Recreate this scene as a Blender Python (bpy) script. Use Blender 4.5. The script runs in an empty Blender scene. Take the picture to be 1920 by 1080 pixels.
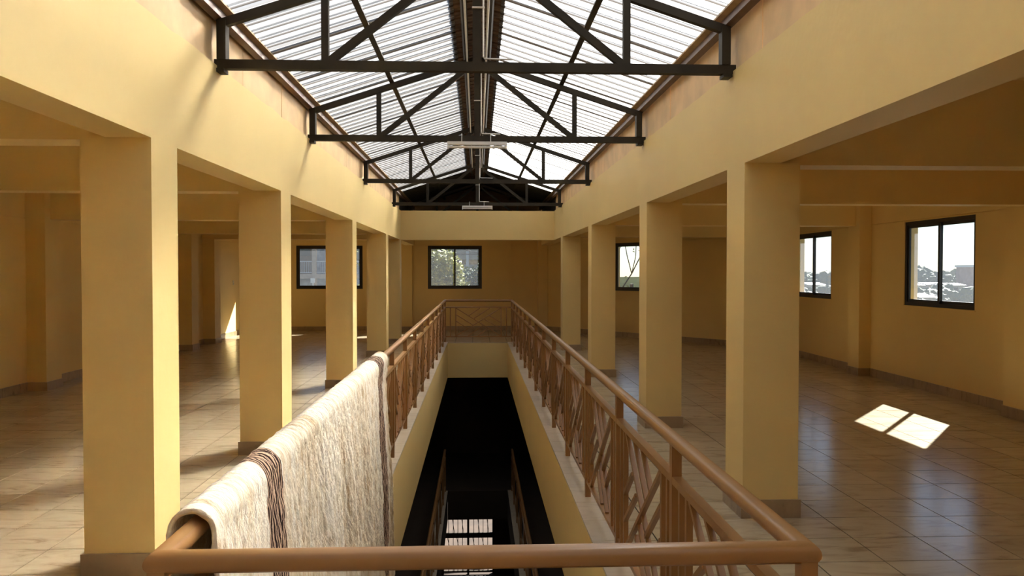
import bpy, bmesh, math, random
from mathutils import Vector, Matrix, noise
random.seed(7)
S = bpy.context.scene
COL = S.collection

# ---------------------------------------------------------------- camera, sky, sun, exposure
F_PX = 1510.0
YAW = math.atan((960 - 895) / F_PX)
PITCH = math.atan((540 - 508.5) / F_PX)
EYE = Vector((0, 0, 1.63))
cd = bpy.data.cameras.new('camera')
cd.sensor_fit = 'HORIZONTAL'; cd.sensor_width = 36.0
cd.lens = F_PX / 1920 * 36.0
cd.clip_start = 0.05; cd.clip_end = 2000
cam = bpy.data.objects.new('camera', cd); COL.objects.link(cam)
cam.location = EYE
cam.rotation_euler = (math.pi / 2 - PITCH, 0, -YAW)
S.camera = cam

SUN_TO = Vector((0.95, 1.18, 1.0)).normalized()
w = bpy.data.worlds.new('sky'); S.world = w; w.use_nodes = True
nt = w.node_tree
bg = nt.nodes['Background']
sky = nt.nodes.new('ShaderNodeTexSky')
sky.sky_type = 'NISHITA'; sky.sun_disc = False
sky.sun_elevation = math.asin(SUN_TO.z)
sky.sun_rotation = math.atan2(SUN_TO.x, SUN_TO.y)
sky.air_density = 1.0; sky.dust_density = 0.3; sky.altitude = 1500
nt.links.new(sky.outputs[0], bg.inputs[0])
bg.inputs[1].default_value = 0.06
sl = bpy.data.lights.new('sun', 'SUN'); sl.energy = 11.0; sl.angle = math.radians(0.55)
sl.color = (1.0, 0.96, 0.90)
sun = bpy.data.objects.new('sun', sl); COL.objects.link(sun)
sun.rotation_euler = SUN_TO.to_track_quat('Z', 'Y').to_euler()
sun.location = (20, 25, 30)

S.view_settings.view_transform = 'Standard'
S.view_settings.look = 'None'
S.view_settings.exposure = 1.3
S.view_settings.gamma = 1.0
S.view_settings.use_curve_mapping = False
cy = S.cycles
cy.max_bounces = 12; cy.diffuse_bounces = 9; cy.glossy_bounces = 4
cy.transmission_bounces = 8; cy.transparent_max_bounces = 12
cy.use_denoising = True
cy.sample_clamp_indirect = 80.0

# ---------------------------------------------------------------- materials
MATS = {}
def mat(name, color, rough=0.6, metal=0.0, var=0.05, nscale=3.0, bump=0.0, bscale=40.0, spec=0.5, dark=None, distort=0.0):
    m = bpy.data.materials.new(name); m.use_nodes = True
    n = m.node_tree; p = n.nodes['Principled BSDF']
    p.inputs['Roughness'].default_value = rough
    p.inputs['Metallic'].default_value = metal
    p.inputs['Specular IOR Level'].default_value = spec
    tc = n.nodes.new('ShaderNodeTexCoord')
    no = n.nodes.new('ShaderNodeTexNoise'); no.inputs['Scale'].default_value = nscale
    no.inputs['Detail'].default_value = 5; no.inputs['Distortion'].default_value = distort
    n.links.new(tc.outputs['Object'], no.inputs['Vector'])
    r = n.nodes.new('ShaderNodeValToRGB')
    c = Vector(color)
    d = Vector(dark) if dark else c * (1 - var * 2)
    r.color_ramp.elements[0].position = 0.3; r.color_ramp.elements[1].position = 0.7
    r.color_ramp.elements[0].color = (*d, 1); r.color_ramp.elements[1].color = (*[min(1, v * (1 + var)) for v in c], 1)
    n.links.new(no.outputs['Fac'], r.inputs[0]); n.links.new(r.outputs[0], p.inputs['Base Color'])
    if bump:
        b = n.nodes.new('ShaderNodeBump'); b.inputs['Strength'].default_value = bump; b.inputs['Distance'].default_value = 0.01
        n2 = n.nodes.new('ShaderNodeTexNoise'); n2.inputs['Scale'].default_value = bscale; n2.inputs['Detail'].default_value = 3
        n.links.new(tc.outputs['Object'], n2.inputs['Vector']); n.links.new(n2.outputs['Fac'], b.inputs['Height'])
        n.links.new(b.outputs[0], p.inputs['Normal'])
    MATS[name] = m
    return m

PAINT = mat('cream_yellow_paint', (0.775, 0.58, 0.24), 0.55, var=0.02, nscale=1.2, bump=0.12, bscale=25, spec=0.35)
PLATE = mat('beige_plate', (0.76, 0.52, 0.26), 0.6, var=0.08, nscale=4)
STEEL = mat('dark_steel_paint', (0.034, 0.025, 0.013), 0.55, var=0.15, nscale=6, spec=0.25)
RUSTY = mat('brown_purlin', (0.13, 0.065, 0.035), 0.5, var=0.15, nscale=8)
TIMBER = mat('pale_timber_batten', (0.42, 0.28, 0.14), 0.7, var=0.12, nscale=9)
RAIL = mat('tan_rail_paint', (0.31, 0.155, 0.052), 0.32, var=0.04, nscale=5, spec=0.5)
BLACKF = mat('black_window_frame', (0.012, 0.011, 0.012), 0.35, var=0.1)
GROUT = mat('dark_grout', (0.035, 0.026, 0.018), 0.95, var=0.1, nscale=10, spec=0.1)
CONC = mat('grey_concrete', (0.30, 0.27, 0.23), 0.9, var=0.12, nscale=2, bump=0.3)
LOWER_SHADE = mat('lower_storey_shade_brown', (0.05, 0.03, 0.017), 0.9, var=0.1, nscale=2)  # gloom of the lower storeys is put into this dark colour
WHITE = mat('white_enamel', (0.78, 0.76, 0.72), 0.35, var=0.03)
CONDUIT = mat('white_plastic_conduit', (0.75, 0.72, 0.66), 0.4, var=0.03)
RIDGE = mat('brown_ridge_metal', (0.16, 0.085, 0.045), 0.6, var=0.3, nscale=14)
DKROOF = mat('dark_roof_sheet', (0.05, 0.04, 0.03), 0.6, var=0.2)
GABLE = mat('brown_gable_board', (0.28, 0.17, 0.09), 0.8, var=0.1)
SOCKET = mat('ivory_plastic', (0.60, 0.55, 0.42), 0.4, var=0.02)

def marble(name, a, b, rough):
    m = bpy.data.materials.new(name); m.use_nodes = True
    n = m.node_tree; p = n.nodes['Principled BSDF']
    tc = n.nodes.new('ShaderNodeTexCoord'); geo = n.nodes.new('ShaderNodeNewGeometry')
    oi = n.nodes.new('ShaderNodeObjectInfo')
    mp = n.nodes.new('ShaderNodeMapping'); mp.inputs['Rotation'].default_value = (0, 0, 0.6)
    mp.inputs['Scale'].default_value = (1.0, 3.4, 1.0)
    n.links.new(geo.outputs['Position'], mp.inputs['Vector'])
    no = n.nodes.new('ShaderNodeTexNoise'); no.inputs['Scale'].default_value = 2.4; no.inputs['Detail'].default_value = 8
    no.inputs['Distortion'].default_value = 1.6; no.inputs['Roughness'].default_value = 0.6
    n.links.new(mp.outputs[0], no.inputs['Vector'])
    r = n.nodes.new('ShaderNodeValToRGB')
    e = r.color_ramp.elements
    e[0].position = 0.30; e[0].color = (*b, 1); e[1].position = 0.56; e[1].color = (*a, 1)
    k = e.new(0.43); k.color = (*[0.25 * x + 0.75 * y for x, y in zip(b, a)], 1)
    n.links.new(no.outputs['Fac'], r.inputs[0])
    hs = n.nodes.new('ShaderNodeHueSaturation')
    mr = n.nodes.new('ShaderNodeMapRange'); mr.inputs[3].default_value = 0.90; mr.inputs[4].default_value = 1.06
    n.links.new(oi.outputs['Random'], mr.inputs[0]); n.links.new(mr.outputs[0], hs.inputs['Value'])
    n.links.new(r.outputs[0], hs.inputs['Color']); n.links.new(hs.outputs[0], p.inputs['Base Color'])
    p.inputs['Roughness'].default_value = rough
    p.inputs['Specular IOR Level'].default_value = 0.5
    MATS[name] = m
    return m
TILE = marble('beige_marble_tile', (0.55, 0.45, 0.295), (0.35, 0.265, 0.16), 0.20)
SKIRT = marble('brown_marble_skirting', (0.38, 0.27, 0.155), (0.20, 0.135, 0.07), 0.3)
CURB = marble('pale_marble_curb', (0.60, 0.51, 0.38), (0.46, 0.37, 0.26), 0.35)

def sheet_material():
    m = bpy.data.materials.new('translucent_white_sheet'); m.use_nodes = True
    n = m.node_tree; n.nodes.remove(n.nodes['Principled BSDF'])
    out = n.nodes['Material Output']
    tc = n.nodes.new('ShaderNodeTexCoord'); sep = n.nodes.new('ShaderNodeSeparateXYZ')
    n.links.new(tc.outputs['Object'], sep.inputs[0])
    no = n.nodes.new('ShaderNodeTexNoise'); no.inputs['Scale'].default_value = 5; no.inputs['Detail'].default_value = 4
    n.links.new(tc.outputs['Object'], no.inputs['Vector'])
    # brown dirt line caught along the lap (object Y close to 0)
    ab = n.nodes.new('ShaderNodeMath'); ab.operation = 'ABSOLUTE'
    n.links.new(sep.outputs['Y'], ab.inputs[0])
    add = n.nodes.new('ShaderNodeMath'); add.operation = 'MULTIPLY_ADD'; add.inputs[1].default_value = -0.012; 
    n.links.new(no.outputs['Fac'], add.inputs[0]); n.links.new(ab.outputs[0], add.inputs[2])
    r = n.nodes.new('ShaderNodeValToRGB'); e = r.color_ramp.elements
    e[0].position = 0.004; e[0].color = (0.10, 0.05, 0.02, 1); e[1].position = 0.02; e[1].color = (0.90, 0.90, 0.89, 1)
    n.links.new(add.outputs[0], r.inputs[0])
    # thin dark line painted in the foot of every rib to keep its shading readable
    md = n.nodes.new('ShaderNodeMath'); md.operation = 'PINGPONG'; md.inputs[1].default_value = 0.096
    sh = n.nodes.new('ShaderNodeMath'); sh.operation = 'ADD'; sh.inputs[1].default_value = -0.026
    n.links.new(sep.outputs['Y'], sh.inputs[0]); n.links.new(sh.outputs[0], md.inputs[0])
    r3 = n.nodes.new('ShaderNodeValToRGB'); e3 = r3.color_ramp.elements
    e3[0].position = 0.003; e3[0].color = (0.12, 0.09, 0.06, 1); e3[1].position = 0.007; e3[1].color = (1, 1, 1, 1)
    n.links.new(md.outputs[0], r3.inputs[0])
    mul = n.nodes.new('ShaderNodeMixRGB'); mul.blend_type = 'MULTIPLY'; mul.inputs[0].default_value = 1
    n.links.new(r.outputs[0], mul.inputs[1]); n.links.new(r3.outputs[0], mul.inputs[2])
    tr = n.nodes.new('ShaderNodeBsdfTranslucent'); df = n.nodes.new('ShaderNodeBsdfDiffuse')
    rf = n.nodes.new('ShaderNodeBsdfRefraction'); rf.inputs['IOR'].default_value = 1.15; rf.inputs['Roughness'].default_value = 0.9
    for b in (tr, df, rf): n.links.new(mul.outputs[0], b.inputs[0])
    m1 = n.nodes.new('ShaderNodeMixShader'); m1.inputs[0].default_value = 0.15
    n.links.new(tr.outputs[0], m1.inputs[1]); n.links.new(df.outputs[0], m1.inputs[2])
    m2 = n.nodes.new('ShaderNodeMixShader'); m2.inputs[0].default_value = 0.70
    n.links.new(m1.outputs[0], m2.inputs[1]); n.links.new(rf.outputs[0], m2.inputs[2])
    n.links.new(m2.outputs[0], out.inputs['Surface'])
    return m
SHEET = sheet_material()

def glass_material(name, veil):
    m = bpy.data.materials.new(name); m.use_nodes = True
    n = m.node_tree; n.nodes.remove(n.nodes['Principled BSDF']); out = n.nodes['Material Output']
    t = n.nodes.new('ShaderNodeBsdfTransparent'); t.inputs[0].default_value = (0.94, 0.96, 0.97, 1)
    g = n.nodes.new('ShaderNodeBsdfGlossy'); g.inputs['Roughness'].default_value = 0.02
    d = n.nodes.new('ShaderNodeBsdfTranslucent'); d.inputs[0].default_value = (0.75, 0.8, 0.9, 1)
    lw = n.nodes.new('ShaderNodeLayerWeight'); lw.inputs[0].default_value = 0.5
    pw = n.nodes.new('ShaderNodeMath'); pw.operation = 'POWER'; pw.inputs[1].default_value = 4.0
    n.links.new(lw.outputs['Facing'], pw.inputs[0])
    fr = n.nodes.new('ShaderNodeMath'); fr.operation = 'MULTIPLY_ADD'; fr.inputs[1].default_value = 0.5; fr.inputs[2].default_value = 0.02
    n.links.new(pw.outputs[0], fr.inputs[0])
    a = n.nodes.new('ShaderNodeMixShader'); n.links.new(fr.outputs[0], a.inputs[0])
    n.links.new(t.outputs[0], a.inputs[1]); n.links.new(g.outputs[0], a.inputs[2])
    b = n.nodes.new('ShaderNodeMixShader'); b.inputs[0].default_value = veil
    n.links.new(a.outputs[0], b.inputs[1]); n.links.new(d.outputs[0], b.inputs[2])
    n.links.new(b.outputs[0], out.inputs['Surface'])
    return m
GLASS = glass_material('window_glass', 0.014)
GLASS_HAZE = glass_material('haze_window_glass', 0.038)  # pale bluish veil in these panes stands in for the distant haze

# ---------------------------------------------------------------- mesh helpers
class MB:
    def __init__(s): s.v = []; s.f = []
    def add(s, vs, fs):
        o = len(s.v); s.v += [tuple(v) for v in vs]; s.f += [tuple(i + o for i in f) for f in fs]; return s
    def box(s, x0, x1, y0, y1, z0, z1):
        return s.add([(x0, y0, z0), (x1, y0, z0), (x1, y1, z0), (x0, y1, z0), (x0, y0, z1), (x1, y0, z1), (x1, y1, z1), (x0, y1, z1)],
                     [(0, 3, 2, 1), (4, 5, 6, 7), (0, 1, 5, 4), (1, 2, 6, 5), (2, 3, 7, 6), (3, 0, 4, 7)])
    def fbox(s, M, a, b):           # box given in a local frame matrix
        t = MB().box(a[0], b[0], a[1], b[1], a[2], b[2])
        return s.add([M @ Vector(v) for v in t.v], t.f)
    def bar(s, p, q, wx, wy, up=(0, 0, 1)):     # rectangular bar from p to q
        p = Vector(p); q = Vector(q); d = (q - p).normalized(); u = Vector(up)
        if abs(d.dot(u)) > 0.98: u = Vector((0, 1, 0))
        a = d.cross(u).normalized() * wx / 2; b = a.cross(d).normalized() * wy / 2
        vs = [p - a - b, p + a - b, p + a + b, p - a + b, q - a - b, q + a - b, q + a + b, q - a + b]
        return s.add(vs, [(0, 3, 2, 1), (4, 5, 6, 7), (0, 1, 5, 4), (1, 2, 6, 5), (2, 3, 7, 6), (3, 0, 4, 7)])
    def tube(s, pts, r, n=12, closed=False, radii=None):
        pts = [Vector(p) for p in pts]; N = len(pts); rings = []
        for i, p in enumerate(pts):
            if closed:
                t = (pts[(i + 1) % N] - pts[i]).normalized() + (pts[i] - pts[i - 1]).normalized()
            else:
                t = (pts[min(i + 1, N - 1)] - pts[max(i - 1, 0)])
            t.normalize()
            a = t.cross(Vector((0, 0, 1)))
            if a.length < 0.05: a = t.cross(Vector((0, 1, 0)))
            a.normalize(); b = a.cross(t)
            k = 1.0
            if closed or 0 < i < N - 1:
                d0 = (pts[i] - pts[i - 1]).normalized()
                k = 1 / max(0.5, d0.dot(t))
            rr = radii[i] if radii else r
            rings.append([p + a * math.cos(j / n * 2 * math.pi) * rr * k + b * math.sin(j / n * 2 * math.pi) * rr for j in range(n)])
        vs = [v for rg in rings for v in rg]; fs = []
        for i in range(N if closed else N - 1):
            for j in range(n):
                k2 = (i + 1) % N
                fs.append((i * n + j, i * n + (j + 1) % n, k2 * n + (j + 1) % n, k2 * n + j))
        if not closed:
            fs.append(tuple(range(n - 1, -1, -1))); fs.append(tuple(range((N - 1) * n, N * n)))
        return s.add(vs, fs)
    def mesh(s, name, m=None, smooth=False, bevel=0):
        me = bpy.data.meshes.new(name); me.from_pydata(s.v, [], s.f)
        bm = bmesh.new(); bm.from_mesh(me)
        bmesh.ops.recalc_face_normals(bm, faces=bm.faces)
        if bevel:
            bmesh.ops.bevel(bm, geom=bm.edges[:], offset=bevel, segments=2, affect='EDGES')
        bm.to_mesh(me); bm.free()
        if m: me.materials.append(m)
        if smooth:
            for p in me.polygons: p.use_smooth = True
            try: me.set_sharp_from_angle(angle=math.radians(40))
            except Exception: pass
        return me

def tag(o, label=None, cat=None, group=None, kind=None):
    if label: o['label'] = label
    if cat: o['category'] = cat
    if group: o['group'] = group
    if kind: o['kind'] = kind
    return o
def obj(name, me, parent=None, loc=(0, 0, 0), rot=None):
    o = bpy.data.objects.new(name, me); COL.objects.link(o)
    o.location = loc
    if rot: o.rotation_euler = rot
    if parent: o.parent = parent
    return o
def empty(name, loc=(0, 0, 0), rz=0):
    o = bpy.data.objects.new(name, None); COL.objects.link(o); o.location = loc; o.rotation_euler = (0, 0, rz)
    o.empty_display_size = 0.1
    return o
def wpart(name, mb, m, parent, **k):       # part whose mesh was written in world coordinates
    me = mb.mesh(name, m, **k)
    o = obj(name, me, parent)
    o.location = -Vector(parent.location)
    return o

# ---------------------------------------------------------------- layout numbers (metres)
XL, XR = -6.12, 6.12            # inner faces of the outer side walls
YB, YF = 22.23, -7.0            # back wall, wall behind the camera (unseen hall lengthened to add skylight)
CORN_A = Vector((6.12, 16.58, 0)); CORN_B = Vector((1.78, 22.23, 0))   # chamfered corner
VX0, VX1, VY0, VY1 = -0.68, 0.69, 1.97, 18.36    # stairwell void
RLX, RRX, RFY, RBY = -0.74, 0.79, 1.89, 18.50    # railing lines
COLW = 0.37
HB = 2.34                       # soffit of the beams
HT = 3.0                        # top of the atrium beams
CEIL = 2.92
CIL, CIR = -1.73, 1.75          # inner faces of the atrium beams
LCOL = [0.6, 4.37, 7.20, 11.27, 15.40, 18.10]
RCOL = [1.6, 5.22, 8.27, 12.30, 16.48]

# ---------------------------------------------------------------- floor
fb = MB()
for x0, x1, y0, y1 in ((XL - .2, VX0 - .1, YF - .2, YB + .2), (VX1 + .1, XR + .2, YF - .2, YB + .2), (VX0 - .1, VX1 + .1, YF - .2, VY0 - .1), (VX0 - .1, VX1 + .1, VY1 + .1, YB + .2)):
    fb.box(x0, x1, y0, y1, -0.30, -0.004)
floor = obj('floor', fb.mesh('floor', GROUT))
tag(floor, 'polished beige marble tile floor around the open stairwell', 'floor', kind='structure')
TW = 0.4; GAP = 0.008
TX0, TY0 = 1.888 - 30 * TW, 4.40 - 30 * TW
full = MB().box(-TW / 2 + GAP / 2, TW / 2 - GAP / 2, -TW / 2 + GAP / 2, TW / 2 - GAP / 2, -0.012, 0.0).mesh('tile', TILE)
def project(p):
    d = Vector(p) - EYE
    f = Vector((math.sin(YAW) * math.cos(PITCH), math.cos(YAW) * math.cos(PITCH), -math.sin(PITCH)))
    r = Vector((math.cos(YAW), -math.sin(YAW), 0)); u = r.cross(f)
    z = d.dot(f)
    if z < 0.2: return None
    return 960 + F_PX * d.dot(r) / z, 540 - F_PX * d.dot(u) / z, z
def outside(x, y):      # beyond the chamfered corner?
    a, b = CORN_A, CORN_B
    return (b.x - a.x) * (y - a.y) - (b.y - a.y) * (x - a.x) < -0.02
def blocked(x, y):      # sight line from the eye cut by a column
    for xs, ys, s in [(CIL - COLW, v, -1) for v in LCOL[1:]] + [(CIR, v, 1) for v in RCOL[1:]]:
        for k in range(1, 60):
            t = k / 60
            if xs < x * t < xs + COLW and ys < y * t < ys + COLW: return True
    return False
cand, rest = [], MB()
for i in range(62):
    for j in range(76):
        x0 = TX0 + i * TW; y0 = TY0 + j * TW
        x1, y1 = x0 + TW, y0 + TW
        cx0, cx1, cy0, cy1 = max(x0, XL), min(x1, XR), max(y0, YF), min(y1, YB)
        if cx1 - cx0 < .02 or cy1 - cy0 < .02: continue
        if outside(cx0, cy0): continue
        clipped = (cx0, cx1, cy0, cy1) != (x0, x1, y0, y1)
        rects = [(cx0, cx1, cy0, cy1)]
        if cx1 > VX0 and cx0 < VX1 and cy1 > VY0 and cy0 < VY1:
            clipped = True; rects = []
            if cx0 < VX0: rects.append((cx0, VX0, cy0, cy1))
            if cx1 > VX1: rects.append((VX1, cx1, cy0, cy1))
            a, b = max(cx0, VX0), min(cx1, VX1)
            if cy0 < VY0: rects.append((a, b, cy0, VY0))
            if cy1 > VY1: rects.append((a, b, VY1, cy1))
        mx, my = (x0 + x1) / 2, (y0 + y1) / 2
        pr = project((mx, my, 0))
        if not clipped and pr and -30 < pr[0] < 1950 and pr[1] < 1110 and not blocked(mx, my):
            cand.append((1 / pr[2] ** 3, mx, my))
        else:
            for r in rects:
                if r[1] - r[0] > .01 and r[3] - r[2] > .01:
                    rest.box(r[0] + GAP / 2, r[1] - GAP / 2, r[2] + GAP / 2, r[3] - GAP / 2, -0.012, 0)
cand.sort(reverse=True)
for k, (_, mx, my) in enumerate(cand):
    if k < 300: obj('tile', full, floor, (mx, my, 0))
    else: rest.box(mx - TW / 2 + GAP / 2, mx + TW / 2 - GAP / 2, my - TW / 2 + GAP / 2, my + TW / 2 - GAP / 2, -0.012, 0)
tag(obj('tile_field', rest.mesh('tile_field', TILE), floor), kind='stuff')

# ---------------------------------------------------------------- walls with window openings
WIN_Z0, WIN_Z1 = 1.145, 2.33
def frame_matrix(p0, p1, n_in):
    p0 = Vector((p0[0], p0[1], 0)); u = (Vector((p1[0], p1[1], 0)) - p0); L = u.length; u.normalize()
    n = Vector((n_in[0], n_in[1], 0)).normalized()
    M = Matrix(((u.x, -n.x, 0, p0.x), (u.y, -n.y, 0, p0.y), (0, 0, 1, 0), (0, 0, 0, 1)))   # local: x along, y outward, z up
    return M, L
WT = 0.20
WINS = []
def wall(name, label, p0, p1, n_in, holes, z0=-0.3, ext=(0, 0)):
    M, L = frame_matrix(p0, p1, n_in)
    a, b = -ext[0], L + ext[1]
    m = MB(); zt = HB + 0.004
    edges = [a] + [v for h in sorted(holes) for v in h] + [b]
    for k in range(0, len(edges), 2):
        m.fbox(M, (edges[k], 0, z0), (edges[k + 1], WT, zt))
    for h in holes:
        m.fbox(M, (h[0], 0, z0), (h[1], WT, WIN_Z0)); m.fbox(M, (h[0], 0, WIN_Z1), (h[1], WT, zt))
    o = obj(name, m.mesh(name, PAINT)); tag(o, label, 'wall', kind='structure')
    rb = MB(); rb.fbox(M, (a, 0.016, zt), (b, WT, zt + 0.010)); rb.fbox(M, (a, 0, zt + 0.010), (b, WT, CEIL + 0.1))
    obj('ring_beam', rb.mesh('ring_beam', PAINT), o)
    for h in holes: WINS.append((M, h))
    return o, M, L
wall_left, ML, LL = wall('wall_left', 'cream yellow outer wall on the left with shallow pilasters', (XL, YF), (XL, YB), (1, 0), [])
wall_back, MBk, LBk = wall('wall_back', 'cream yellow wall at the far end with two black framed windows', (XL, YB), (CORN_B.x, YB), (0, -1), [(1.18, 2.98), (4.76, 6.245)], ext=(WT, 0.05))
cu = (CORN_A - CORN_B).normalized(); cn = Vector((-abs(cu.y), -abs(cu.x), 0)).normalized()
wall_corner, MC, LC = wall('wall_corner', 'slanting cream yellow wall cutting the far right corner', CORN_B[:2], CORN_A[:2], cn, [(2.72, 4.44)], ext=(0.06, 0.06))
wall_right, MR, LR = wall('wall_right', 'cream yellow outer wall on the right with two black framed windows', (XR, CORN_A.y), (XR, YF), (-1, 0), [(CORN_A.y - 15.32, CORN_A.y - 13.69), (CORN_A.y - 11.31, CORN_A.y - 9.66)])
wall_front, MF, LF = wall('wall_front', 'plain cream yellow wall behind the viewpoint', (XR, YF), (XL, YF), (0, 1), [], ext=(WT, WT))

# pilasters on the outer walls (parts of the walls)
def pilaster(wallo, x0, x1, y0, y1):
    obj('pilaster', MB().box(x0, x1, y0, y1, 0.0, CEIL).mesh('pilaster', PAINT), wallo)
    e = 0.014
    obj('pilaster_skirting', MB().box(x0 - e, x1 + e, y0 - e, y1 + e, 0, 0.12).mesh('pilaster_skirting', SKIRT), wallo)
for y in (3.9, 11.2, 16.8, 18.25): pilaster(wall_left, XL - .02, XL + .26, y, y + .40)
for y in (4.9, 8.45, 12.27): pilaster(wall_right, XR - .19, XR + .02, y, y + .37)
pilaster(wall_back, -2.10, -1.78, YB - .16, YB + .02)
pilaster(wall_back, 1.66, 1.93, YB - .22, YB + .02)
pilaster(wall_back, 0.515, 0.93, YB - .022, YB + .02)

# skirting boards made of tiles
def skirting(name, label, M, L, skip=()):
    me0 = MB(); me0.fbox(M, (0, -0.006, 0), (L, 0, 0.115))
    o = obj(name, me0.mesh(name, GROUT)); tag(o, label, 'skirting', kind='structure')
    t = MB().box(0.002, 0.398, -0.016, 0, 0.0, 0.12).mesh('skirting_tile', SKIRT)
    n = int(L / 0.4)
    for k in range(n):
        c = obj('skirting_tile', t, o); c.matrix_local = M @ Matrix.Translation((k * 0.4, 0, 0))
    if L - n * .4 > .02:
        c = obj('skirting_tile', MB().box(0.002, L - n * .4 - .002, -0.016, 0, 0, .12).mesh('skirting_tile', SKIRT), o)
        c.matrix_local = M @ Matrix.Translation((n * 0.4, 0, 0))
skirting('baseboard_left', 'brown marble skirting along the left wall', ML, LL)
skirting('baseboard_back', 'brown marble skirting along the far wall', MBk, LBk)
skirting('baseboard_corner', 'brown marble skirting along the slanting corner wall', MC, LC)
skirting('baseboard_right', 'brown marble skirting along the right wall', MR, LR)

# windows
WLAB = ['wide black sliding window on the far wall showing a neighbouring balcony', 'black sliding window facing the stairwell with leafy branches outside',
        'black sliding window in the slanting corner wall with tree branches outside', 'black sliding window on the right wall, half hidden by a column',
        'large black sliding window nearest on the right wall beside the socket']
for k, (M, h) in enumerate(WINS):
    W = h[1] - h[0]; z0, z1 = WIN_Z0, WIN_Z1
    e = empty('window_%d' % (k + 1)); e.matrix_world = M @ Matrix.Translation((h[0], 0, 0))
    tag(e, WLAB[k], 'window', kind='structure')
    t = 0.05; d0, d1 = 0.015, 0.075
    fr = MB().box(0, t, d0, d1, z0, z1).box(W - t, W, d0, d1, z0, z1).box(t, W - t, d0, d1, z0, z0 + t).box(t, W - t, d0, d1, z1 - t, z1)
    obj('frame', fr.mesh('frame', BLACKF), e)
    obj('sill', MB().box(-0.02, W + 0.02, -0.012, 0.014, z0 - 0.018, z0 - 0.001).mesh('sill', PAINT), e)
    st = 0.042; mid = W / 2
    for q, (a, b, y) in enumerate(((t, mid + st / 2, 0.024), (mid - st / 2, W - t, 0.048))):
        y1 = y + 0.022
        sm = MB().box(a, a + st, y, y1, z0 + t, z1 - t).box(b - st, b, y, y1, z0 + t, z1 - t)
        sm.box(a + st, b - st, y, y1, z0 + t, z0 + t + st).box(a + st, b - st, y, y1, z1 - t - st, z1 - t)
        so = obj('sash', sm.mesh('sash', BLACKF), e)
        obj('pane', MB().box(a + st, b - st, y + .009, y + .013, z0 + t + st, z1 - t - st).mesh('pane', GLASS if k < 2 else GLASS_HAZE), so)

# ---------------------------------------------------------------- ceiling of the side aisles with cross beams
cm = MB()
cm.box(XL - .2, CIL - .24, YF - .2, YB + .2, CEIL, CEIL + .2).box(CIR + .24, XR + .2, YF - .2, YB + .2, CEIL, CEIL + .2)
cm.box(CIL - .24, CIR + .24, VY1 + .24, YB + .2, CEIL, CEIL + .08)
ceiling = obj('ceiling', cm.mesh('ceiling', PAINT)); tag(ceiling, 'cream yellow slab ceiling over the side aisles', 'ceiling', kind='structure')
for y in LCOL[1:]:
    obj('cross_beam', MB().box(XL, CIL - .24, y + .08, y + .32, HB, CEIL).mesh('cross_beam', PAINT), ceiling)
for y in RCOL[1:]:
    x1 = XR if y < 16 else 5.9
    obj('cross_beam', MB().box(CIR + .24, x1, y + .10, y + .33, HB, CEIL).mesh('cross_beam', PAINT), ceiling)

# atrium beams: plaster band with a slightly ragged top edge
def ragged_beam(name, label, x_in, x_out, y0, y1):
    n = int((y1 - y0) / 0.12); rnd = random.Random(hash(name) % 97 if False else len(name))
    vs, fs = [], []
    for k in range(n + 1):
        y = y0 + (y1 - y0) * k / n
        zt = HT + 0.012 * noise.noise(Vector((y * 3.1, len(name), 0))) + 0.006 * noise.noise(Vector((y * 11, 2, 0)))
        vs += [(x_in, y, HB), (x_in, y, zt), (x_out, y, zt), (x_out, y, HB)]
    for k in range(n):
        a = k * 4
        for q in range(4): fs.append((a + q, a + (q + 1) % 4, a + 4 + (q + 1) % 4, a + 4 + q))
    fs += [(0, 1, 2, 3), (n * 4 + 3, n * 4 + 2, n * 4 + 1, n * 4)]
    o = obj(name, MB().add(vs, fs).mesh(name, PAINT)); tag(o, label, 'beam', kind='structure'); return o
wal = ragged_beam('wall_atrium_left', 'deep cream band wall over the left columns, brightly lit', CIL, CIL - .24, YF, YB)
war = ragged_beam('wall_atrium_right', 'deep cream yellow band wall over the right columns', CIR, CIR + .24, YF, YB)
wab = obj('wall_atrium_back', MB().box(CIL, CIR, VY1 - .02, VY1 + .22, HB, HT).mesh('wall_atrium_back', PAINT))
tag(wab, 'deep yellow beam spanning the far end of the stairwell', 'beam', kind='structure')
obj('wall_atrium_front', MB().box(CIL, CIR, YF - .2, YF, HB, 3.9).mesh('wall_atrium_front', PAINT))
tag(bpy.data.objects['wall_atrium_front'], 'plain end wall of the skylight behind the viewpoint', 'wall', kind='structure')

# ---------------------------------------------------------------- columns
shaft_me = MB().box(-COLW / 2, COLW / 2, -COLW / 2, COLW / 2, 0.0, HB).mesh('shaft', PAINT)
e = .015
pl_me = MB().box(-COLW / 2 - e, COLW / 2 + e, -COLW / 2 - e, COLW / 2 + e, 0, 0.12).mesh('plinth', SKIRT)
def column(x, y, label):
    c = empty('column', (x, y, 0)); tag(c, label, 'column', group='square columns along the stairwell')
    obj('shaft', shaft_me, c); obj('plinth', pl_me, c)
OL = ['nearest', 'second', 'third', 'fourth', 'farthest']
for k, y in enumerate(LCOL[1:]):
    column(CIL - COLW / 2, y + COLW / 2, ['square yellow column nearest on the left, beside the hanging rug', 'second square yellow column on the left, behind the middle of the rug',
        'third square yellow column on the left, past the rug', 'fourth square yellow column on the left, hiding the balcony window edge', 'farthest square yellow column on the left by the end beam'][k])
for k, y in enumerate(RCOL[1:]):
    column(CIR + COLW / 2, y + COLW / 2, ['square yellow column nearest on the right beside the railing', 'second square yellow column on the right',
        'third square yellow column on the right, left of the branch window', 'farthest square yellow column on the right'][k])

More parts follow.
